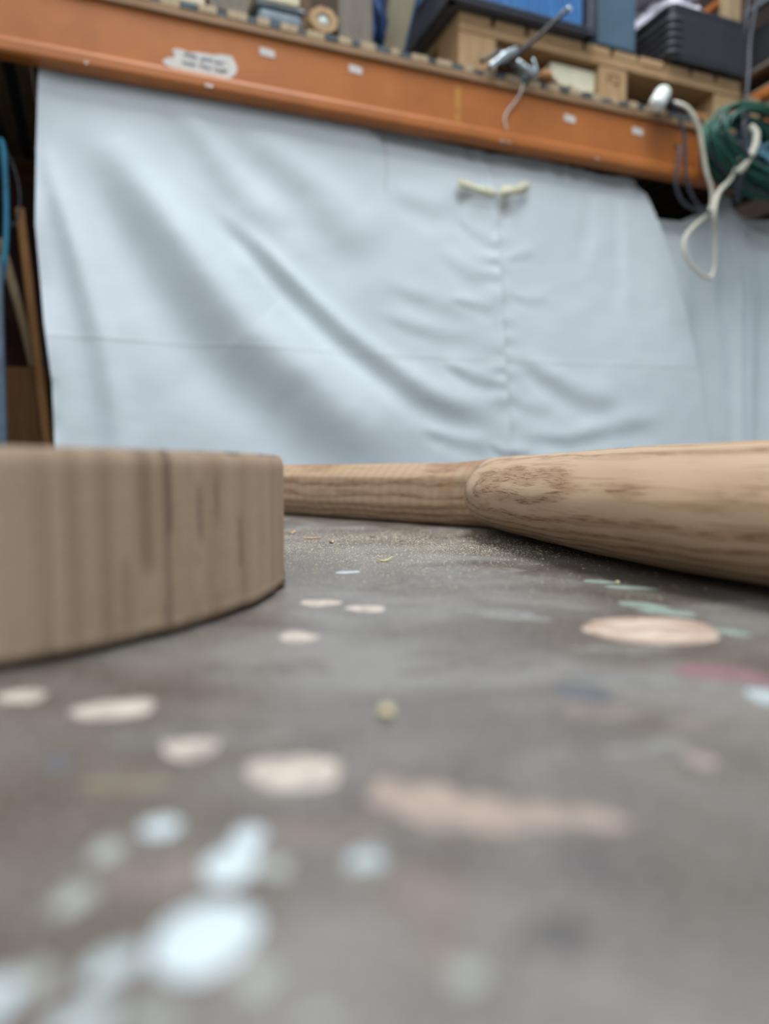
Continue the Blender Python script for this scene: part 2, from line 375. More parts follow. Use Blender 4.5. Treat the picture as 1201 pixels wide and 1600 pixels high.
for j in range(nz):
    z = TH * j / (nz - 1)
    for i in range(na):
        a = 2 * math.pi * i / na; dg = math.degrees(a); dg = dg - 360 if dg > 180 else dg
        r = R + 0.0006 * math.sin(a * 37) * math.sin(a * 11 + 1) + rnd.uniform(-1, 1) * 0.00012
        if dg < -28.4 and dg > -40: r += 0.0006
        if j == nz - 1: r -= 0.0016
        if j == nz - 2: r -= 0.0004
        s = 0
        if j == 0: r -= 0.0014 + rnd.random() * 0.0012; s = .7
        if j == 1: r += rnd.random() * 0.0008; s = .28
        for (c0, wdt, z0, z1, k) in STREAKS:
            d = (dg - c0 - (z - 0.03) * -8) / wdt
            if abs(d) < 3:
                zz = min(1, max(0, (z - z0) / .006)) * min(1, max(0, (z1 - z) / .006)) if z1 < .06 else min(1, max(0, (z - z0) / .006 + (z0 <= 0)))
                s = max(s, k * math.exp(-d * d) * zz)
        zz = z
        if j == 0: zz = 0.0004 + 0.0010 * rnd.random()
        vs.append((cx + r * math.cos(a), cy + r * math.sin(a), zz)); st.append(s); wd.append((a * R, 0, z))
fs = [(j * na + i, j * na + (i + 1) % na, (j + 1) * na + (i + 1) % na, (j + 1) * na + i) for j in range(nz - 1) for i in range(na)]
fs.append(tuple(range(na))[::-1])
side = mk('sawn_edge', vs, fs, M['slab_side'], slab, True); attr(side, 'streak', st); attr(side, 'wood', wd, 'FLOAT_VECTOR')
ring = [(cx + (R - .0016) * math.cos(2 * math.pi * i / 180), cy + (R - .0016) * math.sin(2 * math.pi * i / 180), TH) for i in range(180)]
ring2 = [(p[0], p[1], TH - 0.002) for p in ring]
mk('top_face', ring + ring2, [tuple(range(180))] + [(i, i + 180, (i + 1) % 180 + 180, (i + 1) % 180) for i in range(180)], M['slab_top'], slab)
settle(slab)

# ---------------------------------------------------------------- carved club
ST = [(-.25,1.068,.030,.0328,.0326),(-.123,.94,.031,.0328,.0326),(.03,.786,.031,.0329,.0327),(.094,.718,.0315,.0331,.0330),(.107,.70,.0325,.0335,.0335),
(.116,.682,.042,.0334,.0345),(.128,.65,.062,.0340,.0345),(.143,.59,.073,.0342,.0345),(.155,.52,.0735,.0345,.0348),(.170,.44,.073,.0350,.0352),(.191,.37,.072,.0350,.0352),(.223,.30,.071,.0350,.0352),(.263,.23,.066,.0350,.0352)]
P = np.array(ST); d = np.r_[0, np.cumsum(np.hypot(*np.diff(P[:, :2], axis=0).T))]
m = np.zeros_like(P); m[1:-1] = (P[2:] - P[:-2]) / (d[2:] - d[:-2])[:, None]; m[0] = (P[1] - P[0]) / (d[1] - d[0]); m[-1] = (P[-1] - P[-2]) / (d[-1] - d[-2])
def station(s):
    i = max(0, min(np.searchsorted(d, s, side='right') - 1, len(P) - 2)); L = d[i + 1] - d[i]; t = (s - d[i]) / L
    return (2*t**3-3*t*t+1)*P[i] + (t**3-2*t*t+t)*L*m[i] + (-2*t**3+3*t*t)*P[i+1] + (t**3-t*t)*L*m[i+1]
SN = d[4]                      # where the handle runs into the body
nrng = np.random.RandomState(3)
def sweep(name, s0, s1, ns, nt, mat, parent, facets, endround=0.0):
    vs = []; wd = []; st = []
    ss = np.linspace(s0, s1, ns)
    for s in ss:
        q = station(s); q2 = station(min(s + .002, d[-1])); q1 = station(max(s - .002, 0))
        T = (q2 - q1)[:2]; T /= np.hypot(*T); N = np.array([T[1], -T[0]])
        e = 1.0
        if endround:
            for lim in (d[-1] - s, s):
                if lim < endround: e = min(e, math.sqrt(max(0.0, 1 - (1 - lim / endround) ** 2)) * .98 + .02)
        for k in range(nt):
            a = 2 * math.pi * k / nt
            ex = 2 / 2.2
            ca, sa = math.cos(a), math.sin(a)
            f = 1.0
            if facets:
                oa = ((a - math.radians(30)) % (math.pi / 4)) - math.pi / 8; oc = math.cos(math.pi / 8) / math.cos(oa)
                f = 1 + .75 * (oc - 1) * min(1, max(0, (SN - s) / .05)) + 0.003 * math.sin(3 * a + s * 60)
            else: f = 1 + 0.010 * math.cos(6 * a + 0.4) * min(1, max(0, (s - SN - .03) / .05)) + 0.004 * math.sin(s * 90 + 4 * a)
            ac = q[2] * math.copysign(abs(ca) ** ex, ca) * f * e; bc = q[3] * math.copysign(abs(sa) ** ex, sa) * f * e
            zz = max((q[4] - .0022 * min(1, (SN - s) / .05) if facets else q[4]) + bc, 0.0001)
            vs.append((q[0] + N[0] * ac, q[1] + N[1] * ac, zz))
            wd.append((s, ac, bc))
            st.append(max(0.0, 1 - abs(s - SN - (.006 + .012 * sa)) / .022) * .6 if not facets else max(0.0, 1 - abs(s - (SN - .03 - .01 * ca)) / .012) * .5 * (sa < .55))
    fs = [(i * nt + k, (i + 1) * nt + k, (i + 1) * nt + (k + 1) % nt, i * nt + (k + 1) % nt) for i in range(ns - 1) for k in range(nt)]
    fs.append(tuple(range(nt))[::-1]); fs.append(tuple((ns - 1) * nt + k for k in range(nt)))
    o = mk(name, vs, fs, mat, parent, True); attr(o, 'wood', wd, 'FLOAT_VECTOR'); attr(o, 'streak', st)
    bm = bmesh.new(); bm.from_mesh(o.data); bmesh.ops.recalc_face_normals(bm, faces=bm.faces); bm.to_mesh(o.data); bm.free()
    return o
club_t = thing('wooden_club', 'pale carved wooden club with slim handle and thicker curved body lying across the bench', 'club', frame=False, base=(.155, .52, 0))
sweep('handle', 0, SN + 0.0005, 240, 96, M['club_handle'], club_t, True, 0.012)
sweep('body', SN - 0.0005, d[-1], 360, 128, M['club_body'], club_t, False, 0.02)
settle(club_t)

# ---------------------------------------------------------------- sawdust and chips on the bench
vs = []; fs = []
def grain(x, y, s, z0=0.0):
    b = len(vs); a = nrng.uniform(0, 6.28); l = s * nrng.uniform(.6, 1.8); w = s * nrng.uniform(.4, .9); h = s * nrng.uniform(.25, .7)
    c, sn = math.cos(a), math.sin(a)
    for (p, q, r) in ((-l, -w, 0), (l, -w * .6, 0), (0, w, 0), (nrng.uniform(-.3, .3) * l, 0, h)):
        vs.append((x + p * c - q * sn, y + p * sn + q * c, z0 + 0.00005 + r))
    fs.extend([(b, b + 2, b + 1), (b, b + 1, b + 3), (b + 1, b + 2, b + 3), (b + 2, b, b + 3)])
clumps = [(nrng.uniform(-.11, .10), nrng.uniform(.40, .66), nrng.uniform(.012, .04)) for _ in range(60)]
for _ in range(20000):
    if nrng.rand() < .6:
        c = clumps[nrng.randint(len(clumps))]; x = nrng.normal(c[0], c[2]); y = nrng.normal(c[1], c[2] * 1.2)
    else: x = nrng.uniform(-.13, .22); y = nrng.uniform(.30, .80)
    if math.hypot(x - cx, y - cy) < R + .002: continue
    if y > .72 or y < .34 and nrng.rand() < .7: continue
    if x > .05 and y < .42 and nrng.rand() < .7: continue
    grain(x, y, abs(nrng.normal(.00022, .00016)) + .00012)
o = mk('sawdust', vs, fs, pm('sawdust_colour', (196, 184, 160), .9, .15))
label(o, 'fine pale sawdust scattered over the grey bench between the slab and the club', 'sawdust', kind='stuff')

def chip(x, y, L, W, ang, curl, mat, lab, z=0.0):
    n = 8; v = []; f = []
    for i in range(n):
        t = i / (n - 1) - .5; zz = z + .0003 + curl * (t * 2) ** 2; ww = W * (1 - .5 * abs(2 * t) ** 2) / 2
        for sgn in (-1, 1):
            for hh in (0, .0005):
                px = t * L; py = sgn * ww + .1 * L * math.sin(3 * t)
                v.append((px, py, zz + hh))
    for i in range(n - 1):
        b = i * 4
        f += [(b, b + 4, b + 6, b + 2), (b + 1, b + 3, b + 7, b + 5), (b, b + 1, b + 5, b + 4), (b + 2, b + 6, b + 7, b + 3)]
    f += [(0, 2, 3, 1), (n * 4 - 4, n * 4 - 3, n * 4 - 1, n * 4 - 2)]
    o = mk('wood_chip', v, f, mat, None, True); o.location = (x, y, 0); o.rotation_euler = (0, 0, ang)
    label(o, lab, 'wood chip', 'wood chips on the bench'); return o
cm = pm('chip_tan', (212, 172, 124), .7); cp = pm('chip_pink', (206, 168, 138), .7); cy_ = pm('chip_straw', (222, 206, 160), .7)
chip(-.0815, .64, .008, .005, .4, .0022, cm, 'small curled tan wood chip right beside the slab near the club handle')
chip(-.0005, .442, .011, .003, .25, .0022, cy_, 'curled straw coloured shaving lying in the sawdust in mid bench')
chip(-.058, .59, .014, .004, .1, .0006, cp, 'flat pinkish shaving near the slab, behind the sawdust')
chip(-.040, .555, .007, .003, 1.1, .0012, cp, 'tiny pinkish chip in the sawdust near the slab')
chip(.0004, .1625, .0048, .0034, 1.3, .0010, cy_, 'blurred pale yellow chip alone in the middle foreground')
chip(-.010, .60, .005, .003, .3, .0010, pm('chip_dark', (120, 98, 70), .7), 'small dark brown chip below the club handle')
chip(.112, .352, .004, .0025, .9, .0010, cy_, 'tiny pale chip near the mint smears by the club body')

# ---------------------------------------------------------------- storage rack
rack = thing('pallet_rack', 'pallet rack with orange beams carrying a slatted shelf behind the bench', 'rack', base=(0.2, 0.5, FZ))
def beam(u0, u1, v0, sgn=1):
    pr = [(0, 1.017), (0, .913), (-.004, .909), (-.010, .906), (-.012, .900), (-.012, .883), (-.008, .877), (.028, .877), (.028, .885), (.004, .885), (.012, .912), (.012, 1.005), (.035, 1.005), (.035, 1.017)]
    n = len(pr); vs = [(u, v0 + sgn * p[0], p[1]) for u in (u0, u1) for p in pr]
    fs = [(i, (i + 1) % n, (i + 1) % n + n, i + n) for i in range(n)]
    bm = bmesh.new(); bv = [bm.verts.new(v) for v in vs]
    for f in fs: bm.faces.new([bv[i] for i in f])
    return frombm('beam', bm, M['orange'], rack)
beam(-1.25, 1.000, 0); beam(1.006, 1.62, 0); beam(-1.25, 1.62, 1.0, -1)
# beam end plate with rivet heads
box('beam_end_plate', (.955, -.006, .892), (.998, .0, 1.012), M['orange'], rack, .002)
for z in (.915, .985):
    bm = bmesh.new(); bmesh.ops.create_uvsphere(bm, u_segments=12, v_segments=6, radius=.006); bmesh.ops.transform(bm, matrix=Matrix.Translation((.978, -.006, z)) @ Matrix.Diagonal((1, .5, 1, 1)), verts=bm.verts); frombm('rivet', bm, M['steel'], rack, True)
for (u, v) in ((-.93, .06), (-.93, .98), (1.66, .10), (1.66, .98)):
    box('upright', (u - .035, v - .03, FZ), (u + .035, v + .03, 2.3), M['steel_blue'], rack, .003)
for z in (-.3, .5, 1.5):
    for u in (-.93, 1.66): box('brace', (u - .012, .10, z), (u + .012, .95, z + .03), M['steel_blue'], rack, .002)
box('added_back_blocker', (-1.15, 1.07, FZ), (1.72, 1.085, 1.02), M['dark_board'], rack)  # back and end panels added to shut light out under the rack
box('added_end_blocker', (-1.16, .06, FZ), (-1.145, 1.069, 1.016), M['dark_board'], rack)
box('added_end_blocker', (1.71, .06, FZ), (1.725, 1.069, 1.016), M['dark_board'], rack)
box('shelf_edge', (-1.1, -.010, 1.0172), (1.60, .03, 1.0355), M['batten'], rack, .0015)
box('shelf_bearer', (-1.1, .95, 1.0172), (1.60, .99, 1.0355), M['batten'], rack, .0015)
u = -1.08; k = 0
while u < 1.58:
    w = rnd.uniform(.018, .044) if k % 2 == 0 else rnd.uniform(.016, .036)
    o = box('slat', (u, -.008 - rnd.random() * .004, 1.0356), (u + w, .97, 1.0356 + (rnd.uniform(.013, .018) if k % 2 == 0 else rnd.uniform(.010, .015))), M['pale_slat'] if k % 2 == 0 else M['teal_slat'], rack, .001)
    if k % 2: o['label'] = 'dark teal slat'
    u += w + .0015; k += 1
# labels and marks on the beam
def patch(name, pts, v0, mat, th=.0008, lab=None, parent=None):
    o = poly_prism(name, pts, v0 - th, v0 - .0001, mat, parent or rack)
    if lab: o['label'] = lab
    return o
sign = patch('handwritten_tape_label', [(-.507,.923),(-.494,.9325),(-.484,.9335),(-.481,.941),(-.487,.9485),(-.480,.9535),(-.462,.9535),(-.455,.951),(-.428,.9555),(-.40,.956),(-.385,.960),(-.360,.9615),(-.353,.950),(-.348,.938),(-.352,.924),(-.364,.913),(-.374,.9105),(-.400,.9125),(-.445,.912),(-.487,.9125),(-.502,.916)], -.0002, M['paper'], .001, 'torn masking tape label with two lines of grey handwriting')
def scribble(u0, u1, z0, amp, seed, n):
    r = random.Random(seed); x = u0; pts = []
    i = 0
    while x < u1:
        pts.append((x, -.0016, z0 + (amp if i % 2 else -amp) * r.uniform(.3, 1.1))); x += (u1 - u0) / n * r.uniform(.5, 1.4); i += 1
    return tube('handwriting', pts, .0012, M['ink'], sign, 5, 3)
scribble(-.462, -.432, .9445, .0055, 1, 8); scribble(-.428, -.398, .9435, .005, 2, 8); scribble(-.394, -.376, .9425, .005, 7, 6)
scribble(-.466, -.436, .9275, .0045, 3, 9); scribble(-.430, -.404, .9270, .0045, 4, 8); scribble(-.398, -.366, .9262, .005, 5, 10)
for (u, z, w, h) in ((-.281, .984, .017, .0085), (-.073, .988, .016, .0085), (.523, .978, .017, .009), (.745, .982, .018, .009)):
    patch('price_tag', [(u - w, z + h + .001), (u - w * .2, z + h * 1.1), (u + w, z + h - .002), (u + w * .95, z - h), (u + w * .1, z - h * .9), (u - w * .97, z - h + .002)], -.0002, M['paper'], .0012, 'small pale sticker')
patch('yellow_tape_strip', [(.187, 1.0), (.203, 1.0), (.202, .914), (.186, .914)], -.0001, M['yellow_tape'], .0006, 'narrow strip of yellow tape')
tube('twine_end', [(.372, -.012, 1.036), (.365, -.014, 1.010), (.350, -.008, .985), (.332, -.006, .962), (.324, -.006, .940), (.330, -.006, .916)], .0022, M['paper'], rack)
for u in (-.66, -.42, -.41, .31, .33, .60):
    tube('staple', [(u, -.0125, .886), (u + .003, -.0145, .880), (u + .006, -.0125, .885)], .0010, M['steel'], rack, 6, 4)
settle(rack)

# ---------------------------------------------------------------- sheets
def sheet(name, left, right, topf, v0, bands, zb, nu, nz, extra=None):
    t = np.linspace(0, 1, nz)[:, None]; s = np.linspace(0, 1, nu)[None, :]
    lz = np.array([p[1] for p in left]); lu = np.array([p[0] for p in left]); rz = np.array([p[1] for p in right]); ru = np.array([p[0] for p in right])
    # first guess of z, then u from edges at that z
    Z = zb + t * (0.9 - zb) + 0 * s
    for _ in range(4):
        L = np.interp(Z, lz[::-1], lu[::-1]); Rr = np.interp(Z, rz[::-1], ru[::-1])
        Uc = L + s * (Rr - L)
        T = np.interp(Uc, topf[0], topf[1]); Z = zb + t * (T - zb)
    H = np.zeros_like(Uc)
    for pts, sg, am in bands:
        pts = np.array(pts); best = np.full(Uc.shape, 1e9); sd = np.zeros_like(Uc); par = np.zeros_like(Uc)
        seg = np.hypot(*np.diff(pts, axis=0).T); cum = np.r_[0, np.cumsum(seg)]
        for i in range(len(seg)):
            a, b = pts[i], pts[i + 1]; dx, dz = (b - a) / seg[i]
            raw = (Uc - a[0]) * dx + (Z - a[1]) * dz; tt = np.clip(raw, 0, seg[i])
            ex, ez = Uc - (a[0] + tt * dx), Z - (a[1] + tt * dz); dd = np.hypot(ex, ez)
            n = ex * (-dz) + ez * dx          # positive on the upper right side of a band running down right
            k = dd < best; best = np.where(k, dd, best); sd = np.where(k, np.sign(n) * dd, sd); par = np.where(k, (cum[i] + tt) / cum[-1], par)
        over = np.maximum(0, 0)
        w = sg * (0.6 + 0.8 * par)
        q = sd / w
        fade = np.clip(par / .30, 0, 1) * np.clip((1 - par) / .22, 0, 1)
        fade = fade * fade * (3 - 2 * fade)
        H += am * fade * q * np.exp(.5 * (1 - q * q))
    if extra is not None: H += extra(Uc, Z)
    Tt = np.interp(Uc, topf[0], topf[1]); V = v0 - H + .034 * np.exp(-((Tt - Z) / .045) ** 2)
    co = np.stack([Uc, V, Z], -1).reshape(-1, 3)
    i, j = np.meshgrid(np.arange(nz - 1), np.arange(nu - 1), indexing='ij'); b = (i * nu + j).ravel()
    F = np.stack([b, b + 1, b + nu + 1, b + nu], 1)
    me = bpy.data.meshes.new(name); me.from_pydata(co.tolist(), [], F.tolist()); me.polygons.foreach_set('use_smooth', [True] * len(F)); me.materials.append(M['cloth'])
    o = bpy.data.objects.new(name, me); C.objects.link(o)
    return o, Uc, Z
def fbm(U, Z, seed, f0, amp, ang=0.0, stretch=1.0, n=4):
    r = np.random.RandomState(seed); out = np.zeros_like(U)
    for k in range(n):
        for _ in range(3):
            th = ang + r.normal(0, .35); f = f0 * (1.7 ** k) * r.uniform(.7, 1.3)
            out += amp / (1.9 ** k) / 3 * np.sin(2 * np.pi * f * (U * np.cos(th) + Z * np.sin(th)) + r.uniform(0, 6.28) + 1.2 * np.sin(2 * np.pi * f * .4 * (Z * np.cos(th) - U * np.sin(th)) + r.uniform(0, 6)))
    return out

B = [
 ([(-.69, .812), (-.642, .729), (-.586, .648), (-.472, .471), (-.365, .331), (-.227, .225), (-.106, .109), (.02, -.02)], .062, .0270),
 ([(-.43, .69), (-.383, .625), (-.303, .56), (-.225, .486), (-.095, .372), (.006, .307), (.115, .237), (.187, .21), (.292, .187), (.36, .197)], .024, .0092),
 ([(-.762, .80), (-.752, .711), (-.717, .57), (-.689, .451), (-.659, .329), (-.635, .175), (-.626, .0), (-.62, -.2)], .026, .0110),
 ([(-.36, .85), (-.3, .782), (-.184, .702), (-.104, .613), (.0, .55)], .045, .0080),
 ([(-.028, .44), (.115, .401), (.186, .392), (.299, .393)], .020, .0018),
 ([(.003, .51), (.155, .466), (.289, .443)], .024, .0020),
 ([(.378, .363), (.473, .306), (.602, .249), (.754, .227)], .028, .0042),
 ([(.391, .145), (.56, .134), (.755, .177), (.905, .193)], .022, .0032),
 ([(.707, .84), (.728, .694), (.743, .494)], .020, .0028),
 ([(.62, .86), (.63, .72), (.60, .56)], .022, .0018),
 ([(-.50, .87), (-.47, .83), (-.403, .731), (-.332, .642), (-.26, .57)], .034, .0065),
 ([(.149, .609), (.24, .554), (.315, .537)], .020, .0014),
 ([(.011, .731), (.149, .703), (.257, .740)], .028, .0024),
 ([(.20, .70), (.26, .66), (.325, .655)], .014, .0014), ([(.18, .49), (.26, .478), (.33, .47)], .013, .0013), ([(.16, .33), (.26, .29), (.345, .28)], .016, .0026),
 ([(.345, .60), (.40, .615), (.45, .63)], .012, .0010), ([(.35, .52), (.42, .50), (.50, .51)], .014, .0010), ([(.36, .25), (.42, .22), (.52, .215)], .018, .0013),
 ([(.30, .13), (.35, .10), (.45, .09)], .012, .0022), ([(.10, .16), (.2, .13), (.33, .105)], .018, .0030),
]
def seam_u(Z): return np.interp(Z, [-.75, .115, .35, .612, .867], [.40, .377, .355, .333, .302])
def extraA(U, Z):
    H = fbm(U, Z, 5, 1.6, .0022, 2.4) + fbm(U, Z, 8, 9, .00035, 1.6)
    s = U - seam_u(Z)
    H += .0022 * np.exp(-(s / .006) ** 2) + .0008 * np.exp(-((s - .010) / .003) ** 2)
    H += .0014 * np.exp(-(s / .05) ** 2) * np.sin(Z * 95 + 3 * np.sin(Z * 21)) * (s < .0) + .0010 * np.exp(-(s / .035) ** 2) * np.sin(Z * 110 + 2 * np.sin(Z * 17)) * (s >= 0)
    T = np.interp(U, [-1, .2, .3, 1], [.905, .885, .873, .868])
    H += .0016 * (1 / (1 + np.exp(-(Z - (T - .040)) / .0012)))              # doubled hem along the top
    H += .0035 * np.sin(U * 70 + 2 * np.sin(U * 23)) * np.exp(-((T - Z) / .03) ** 2) * (U > .2)
    H += .0009 * np.exp(-((Z - .338 - .02 * np.maximum(0, U)) / .0025) ** 2)  # ironed crease
    # wavy curl at the left edge
    e = U + .75
    H += .006 * np.exp(-(e / .03) ** 2) * np.sin(Z * 22 + 1.2) + .003 * np.exp(-(e / .02) ** 2) * np.sin(Z * 75) * (Z < .25)
    # pinched under the ties
    H += -.010 * np.exp(-((U - .235) / .022) ** 2 - ((Z - .742) / .018) ** 2) - .011 * np.exp(-((U - .352) / .016) ** 2 - ((Z - .733) / .026) ** 2)
    H += .006 * np.exp(-((U - .30) / .07) ** 2 - ((Z - .770) / .014) ** 2)
    return H
left = [(-.748, .93), (-.748, .884), (-.757, .72), (-.762, .562), (-.751, .368), (-.738, .24), (-.736, .102), (-.73, -.80)]
right = [(.792, .93), (.795, .885), (.83, .807), (.878, .723), (.928, .62), (.955, .531), (1.007, .386), (1.064, .141), (1.10, -.80)]
topf = ([-.8, -.03, .0, .011, .08, .148, .21, .275, .34, .40, .467, .53, .60, .631, .695, .75, .795], [.930, .930, .915, .902, .900, .895, .890, .889, .885, .891, .893, .889, .887, .882, .882, .886, .884])
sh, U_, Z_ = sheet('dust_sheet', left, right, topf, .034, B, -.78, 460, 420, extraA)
crease_and_shade = .50 * np.exp(-((Z_ - .338 - .02 * np.maximum(0, U_)) / .0028) ** 2) * (.35 + .3 * (np.sin(U_ * 9) > 0)) + .30 * np.exp(-((U_ - seam_u(Z_) - .005) / .0025) ** 2)
T_ = np.interp(U_, topf[0], topf[1]); crease_and_shade += .38 * np.exp(-((Z_ - (T_ - .040)) / .0022) ** 2) + .12 * (Z_ > T_ - .04)
crease_and_shade += .45 * np.exp(-((U_ - .019) / .0025) ** 2) * (Z_ > .73)
crease_and_shade += .85 * np.exp(-((U_ - .355) / .018) ** 2 - ((Z_ - .738) / .022) ** 2) + .6 * np.exp(-((U_ - .235) / .03) ** 2 - ((Z_ - .748) / .016) ** 2)  # shade beneath the ties, painted into the cloth colour
attr(sh, 'crease_and_shade', np.clip(crease_and_shade, 0, 1))
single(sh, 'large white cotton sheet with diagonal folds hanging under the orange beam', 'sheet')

B2 = [([(1.16, .94), (1.19, .72), (1.215, .5), (1.235, .147), (1.24, -.4)], .017, -.020), ([(1.28, .86), (1.33, .6), (1.35, .147), (1.36, -.2)], .03, .012), ([(1.05, .84), (1.07, .6), (1.10, .3), (1.14, .0)], .035, .008),
      ([(1.21, .85), (1.26, .78), (1.36, .74)], .018, .012), ([(1.14, .82), (1.16, .66), (1.17, .5)], .02, .006)]
def extraB(U, Z):
    H = fbm(U, Z, 15, 1.8, .003, .2) + fbm(U, Z, 18, 8, .0006, .4)
    H += .020 * np.exp(-((U - 1.165) / .03) ** 2 - ((Z - .90) / .06) ** 2)
    return H
sh2, U_, Z_ = sheet('dust_sheet', [(.80, .93), (.80, -.80)], [(1.62, .93), (1.62, -.80)], ([.8, .90, 1.0, 1.08, 1.13, 1.175, 1.22, 1.28, 1.4, 1.62], [.800, .800, .804, .840, .890, .898, .858, .840, .858, .862]), .072, B2, -.78, 220, 300, extraB)
attr(sh2, 'crease_and_shade', np.clip(.5 * (U_ > 1.24) * (Z_ > .74) * np.clip((Z_ - .72) / .1, 0, 1) + .35 * np.clip((Z_ - .77) / .05, 0, 1) * (U_ < 1.1), 0, 1))
single(sh2, 'second white sheet gathered behind the first one at the right end of the beam', 'sheet')

# tie strips on the sheet
def ribbon(name, pts, w, mat, lab, cat, group):
    v = []; f = []
    Q = catmull(pts, 6)
    for i, q in enumerate(Q):
        ww = w * (1.0 + .18 * math.sin(i * .55)) * (1 if 0 < i < len(Q) - 2 else .6)
        for dz in (-ww, ww):
            for dv in (0, .0025): v.append((q.x, q.y + dv + .0012 * math.sin(i * .6 + dz * 100), q.z + dz))
    for i in range(len(Q) - 1):
        b = i * 4; f += [(b, b + 4, b + 6, b + 2), (b + 1, b + 3, b + 7, b + 5), (b, b + 1, b + 5, b + 4), (b + 2, b + 6, b + 7, b + 3)]
    n = len(Q) * 4; f += [(0, 2, 3, 1), (n - 4, n - 3, n - 1, n - 2)]
    o = mk(name, v, f, mat, None, True); return single(o, lab, cat, group)
ribbon('cloth_tie', [(.205, .016, .779), (.235, .012, .770), (.265, .012, .766), (.318, .014, .764)], .009, M['cream_tape'], 'cream cloth tie on the sheet, left of the seam', 'cloth tie', 'cloth ties on the sheet')
ribbon('cloth_tie', [(.322, .008, .766), (.350, .006, .772), (.375, .008, .780), (.412, .014, .796)], .0125, M['cream_tape'], 'wider cream cloth tie on the sheet, right of the seam', 'cloth tie', 'cloth ties on the sheet')

# ---------------------------------------------------------------- pallet
SZ = 1.0540
pal = thing('wooden_pallet', 'pale pine pallet with stamped middle block standing on the slatted shelf', 'pallet', base=(.67, .42, SZ))
for v0, nme in ((.018, 'front'), (.36, 'mid'), (.70, 'rear')):
    for (u0, u1) in ((.206, .312), (.630, .722), (1.036, 1.132)):
        box('block', (u0, v0, SZ), (u1, v0 + .12, 1.147), M['pallet'], pal, .002)
    box('stringer_board', (.206, v0 - .002, 1.1472), (1.132, v0 + .122, 1.172), M['pallet_long'], pal, .002)
u = .206
for w in (.090, .088, .165, .078, .078, .080, .080, .080, .080):
    w2 = min(w, 1.130 - u)
    if w2 < .02: break
    box('deck_board', (u, .016 - rnd.random() * .003, 1.1722), (u + w2, .822, 1.195 - rnd.random() * .002), M['pallet'], pal, .002)
    u += w2 + .012
# burnt stamp on the middle block
for (a, b) in (((.658, 1.128), (.694, 1.128)), ((.658, 1.128), (.658, 1.106)), ((.658, 1.116), (.676, 1.116)), ((.694, 1.128), (.694, 1.104)), ((.676, 1.106), (.694, 1.104))):
    bm = bmesh.new(); bbox(bm, (min(a[0], b[0]) - .002, .0172, min(a[1], b[1]) - .002), (max(a[0], b[0]) + .002, .0181, max(a[1], b[1]) + .002)); frombm('stamp_mark', bm, M['brown_wood'], pal)
settle(pal)

# ---------------------------------------------------------------- tray and crate on the pallet
PZ = 1.1955
tr = thing('black_tray', 'shallow black plastic tray on the left half of the pallet', 'tray', base=(.39, .3, PZ))
bm = bmesh.new()
bbox(bm, (.165, -.012, PZ), (.590, .60, PZ + .010), .004, 2)
for lo, hi in (((.165, -.014, PZ), (.590, -.008, PZ + .016)), ((.165, .59, PZ), (.590, .60, PZ + .040)), ((.165, -.014, PZ), (.175, .60, PZ + .085)), ((.580, -.014, PZ), (.590, .60, PZ + .040))): bbox(bm, lo, hi, .003, 1)
bbox(bm, (.160, -.018, PZ + .010), (.595, -.009, PZ + .018), .003, 1); bbox(bm, (.160, -.018, PZ + .075), (.176, .605, PZ + .088), .003, 1)
frombm('tray_body', bm, M['dark_grey'], tr)
for (u, v) in ((.568, -.016), (.165, -.016)): box('corner_post', (u, v, PZ + .0), (u + .024, v + .03, PZ + .24), M['dark_grey'], tr, .003)
settle(tr)
cr_ = thing('blue_crate', 'ribbed bright blue plastic crate sitting in the black tray', 'crate', base=(.39, .25, PZ + .0125))
bm = bmesh.new(); z0 = PZ + .0125
for lo, hi in (((.215, .0, z0), (.560, .006, z0 + .24)), ((.215, .0, z0), (.221, .52, z0 + .24)), ((.554, .0, z0), (.560, .52, z0 + .24)), ((.215, .514, z0), (.560, .52, z0 + .24)), ((.215, .0, z0), (.560, .52, z0 + .008))): bbox(bm, lo, hi, .001)
frombm('crate_wall', bm, M['blue'], cr_)
u = .232
while u < .55:
    box('rib', (u, -.008, z0 + .005), (u + .005, .0, z0 + .23), M['blue'], cr_, .001); u += rnd.choice((.014, .018, .018, .026))
box('rim', (.208, -.012, z0 + .21), (.566, .0, z0 + .24), M['blue'], cr_, .003)
settle(cr_)

# slate box
o = box('slate_box', (.618, .010, PZ), (.742, .36, PZ + .34), M['slate'], None, .004, 2); single(o, 'tall slate blue box upright on the pallet between crate and black box', 'box')
o = box('dark_bin', (.596, .05, PZ), (.616, .40, PZ + .22), M['black'], None, .004, 2); single(o, 'narrow black bin squeezed between the crate and the slate box', 'bin')
# black box
bb = thing('black_storage_box', 'long black plastic storage box with rounded banded corner on the pallet', 'box', base=(.99, .2, PZ))
bm = bmesh.new()
n = 8; prof = []
def rr_(u0, u1, v0, v1, r, n=6):
    out = []
    for (cx_, cy2, a0) in ((u1 - r, v1 - r, 0), (u0 + r, v1 - r, 90), (u0 + r, v0 + r, 180), (u1 - r, v0 + r, 270)):
        for k in range(n + 1):
            a = math.radians(a0 + 90 * k / n); out.append((cx_ + r * math.cos(a), cy2 + r * math.sin(a)))
    return out
lay = [(PZ, .008), (PZ + .01, .003)]
lay += [(PZ + .018, .0), (PZ + .10, -.001)]
lay += [(PZ + .132, .0), (PZ + .134, -.004), (PZ + .146, -.004), (PZ + .148, .0)]
rings = []
for (z, ins) in lay:
    rings.append([bm.verts.new((p[0], p[1], z)) for p in rr_(.846 + ins, 1.140 - ins, -.010 + ins * .3, .40 - ins, .022)])
for a, b in zip(rings, rings[1:]):
    L = len(a)
    for i in range(L): bm.faces.new((a[i], a[(i + 1) % L], b[(i + 1) % L], b[i]))
bm.faces.new(rings[0]); 
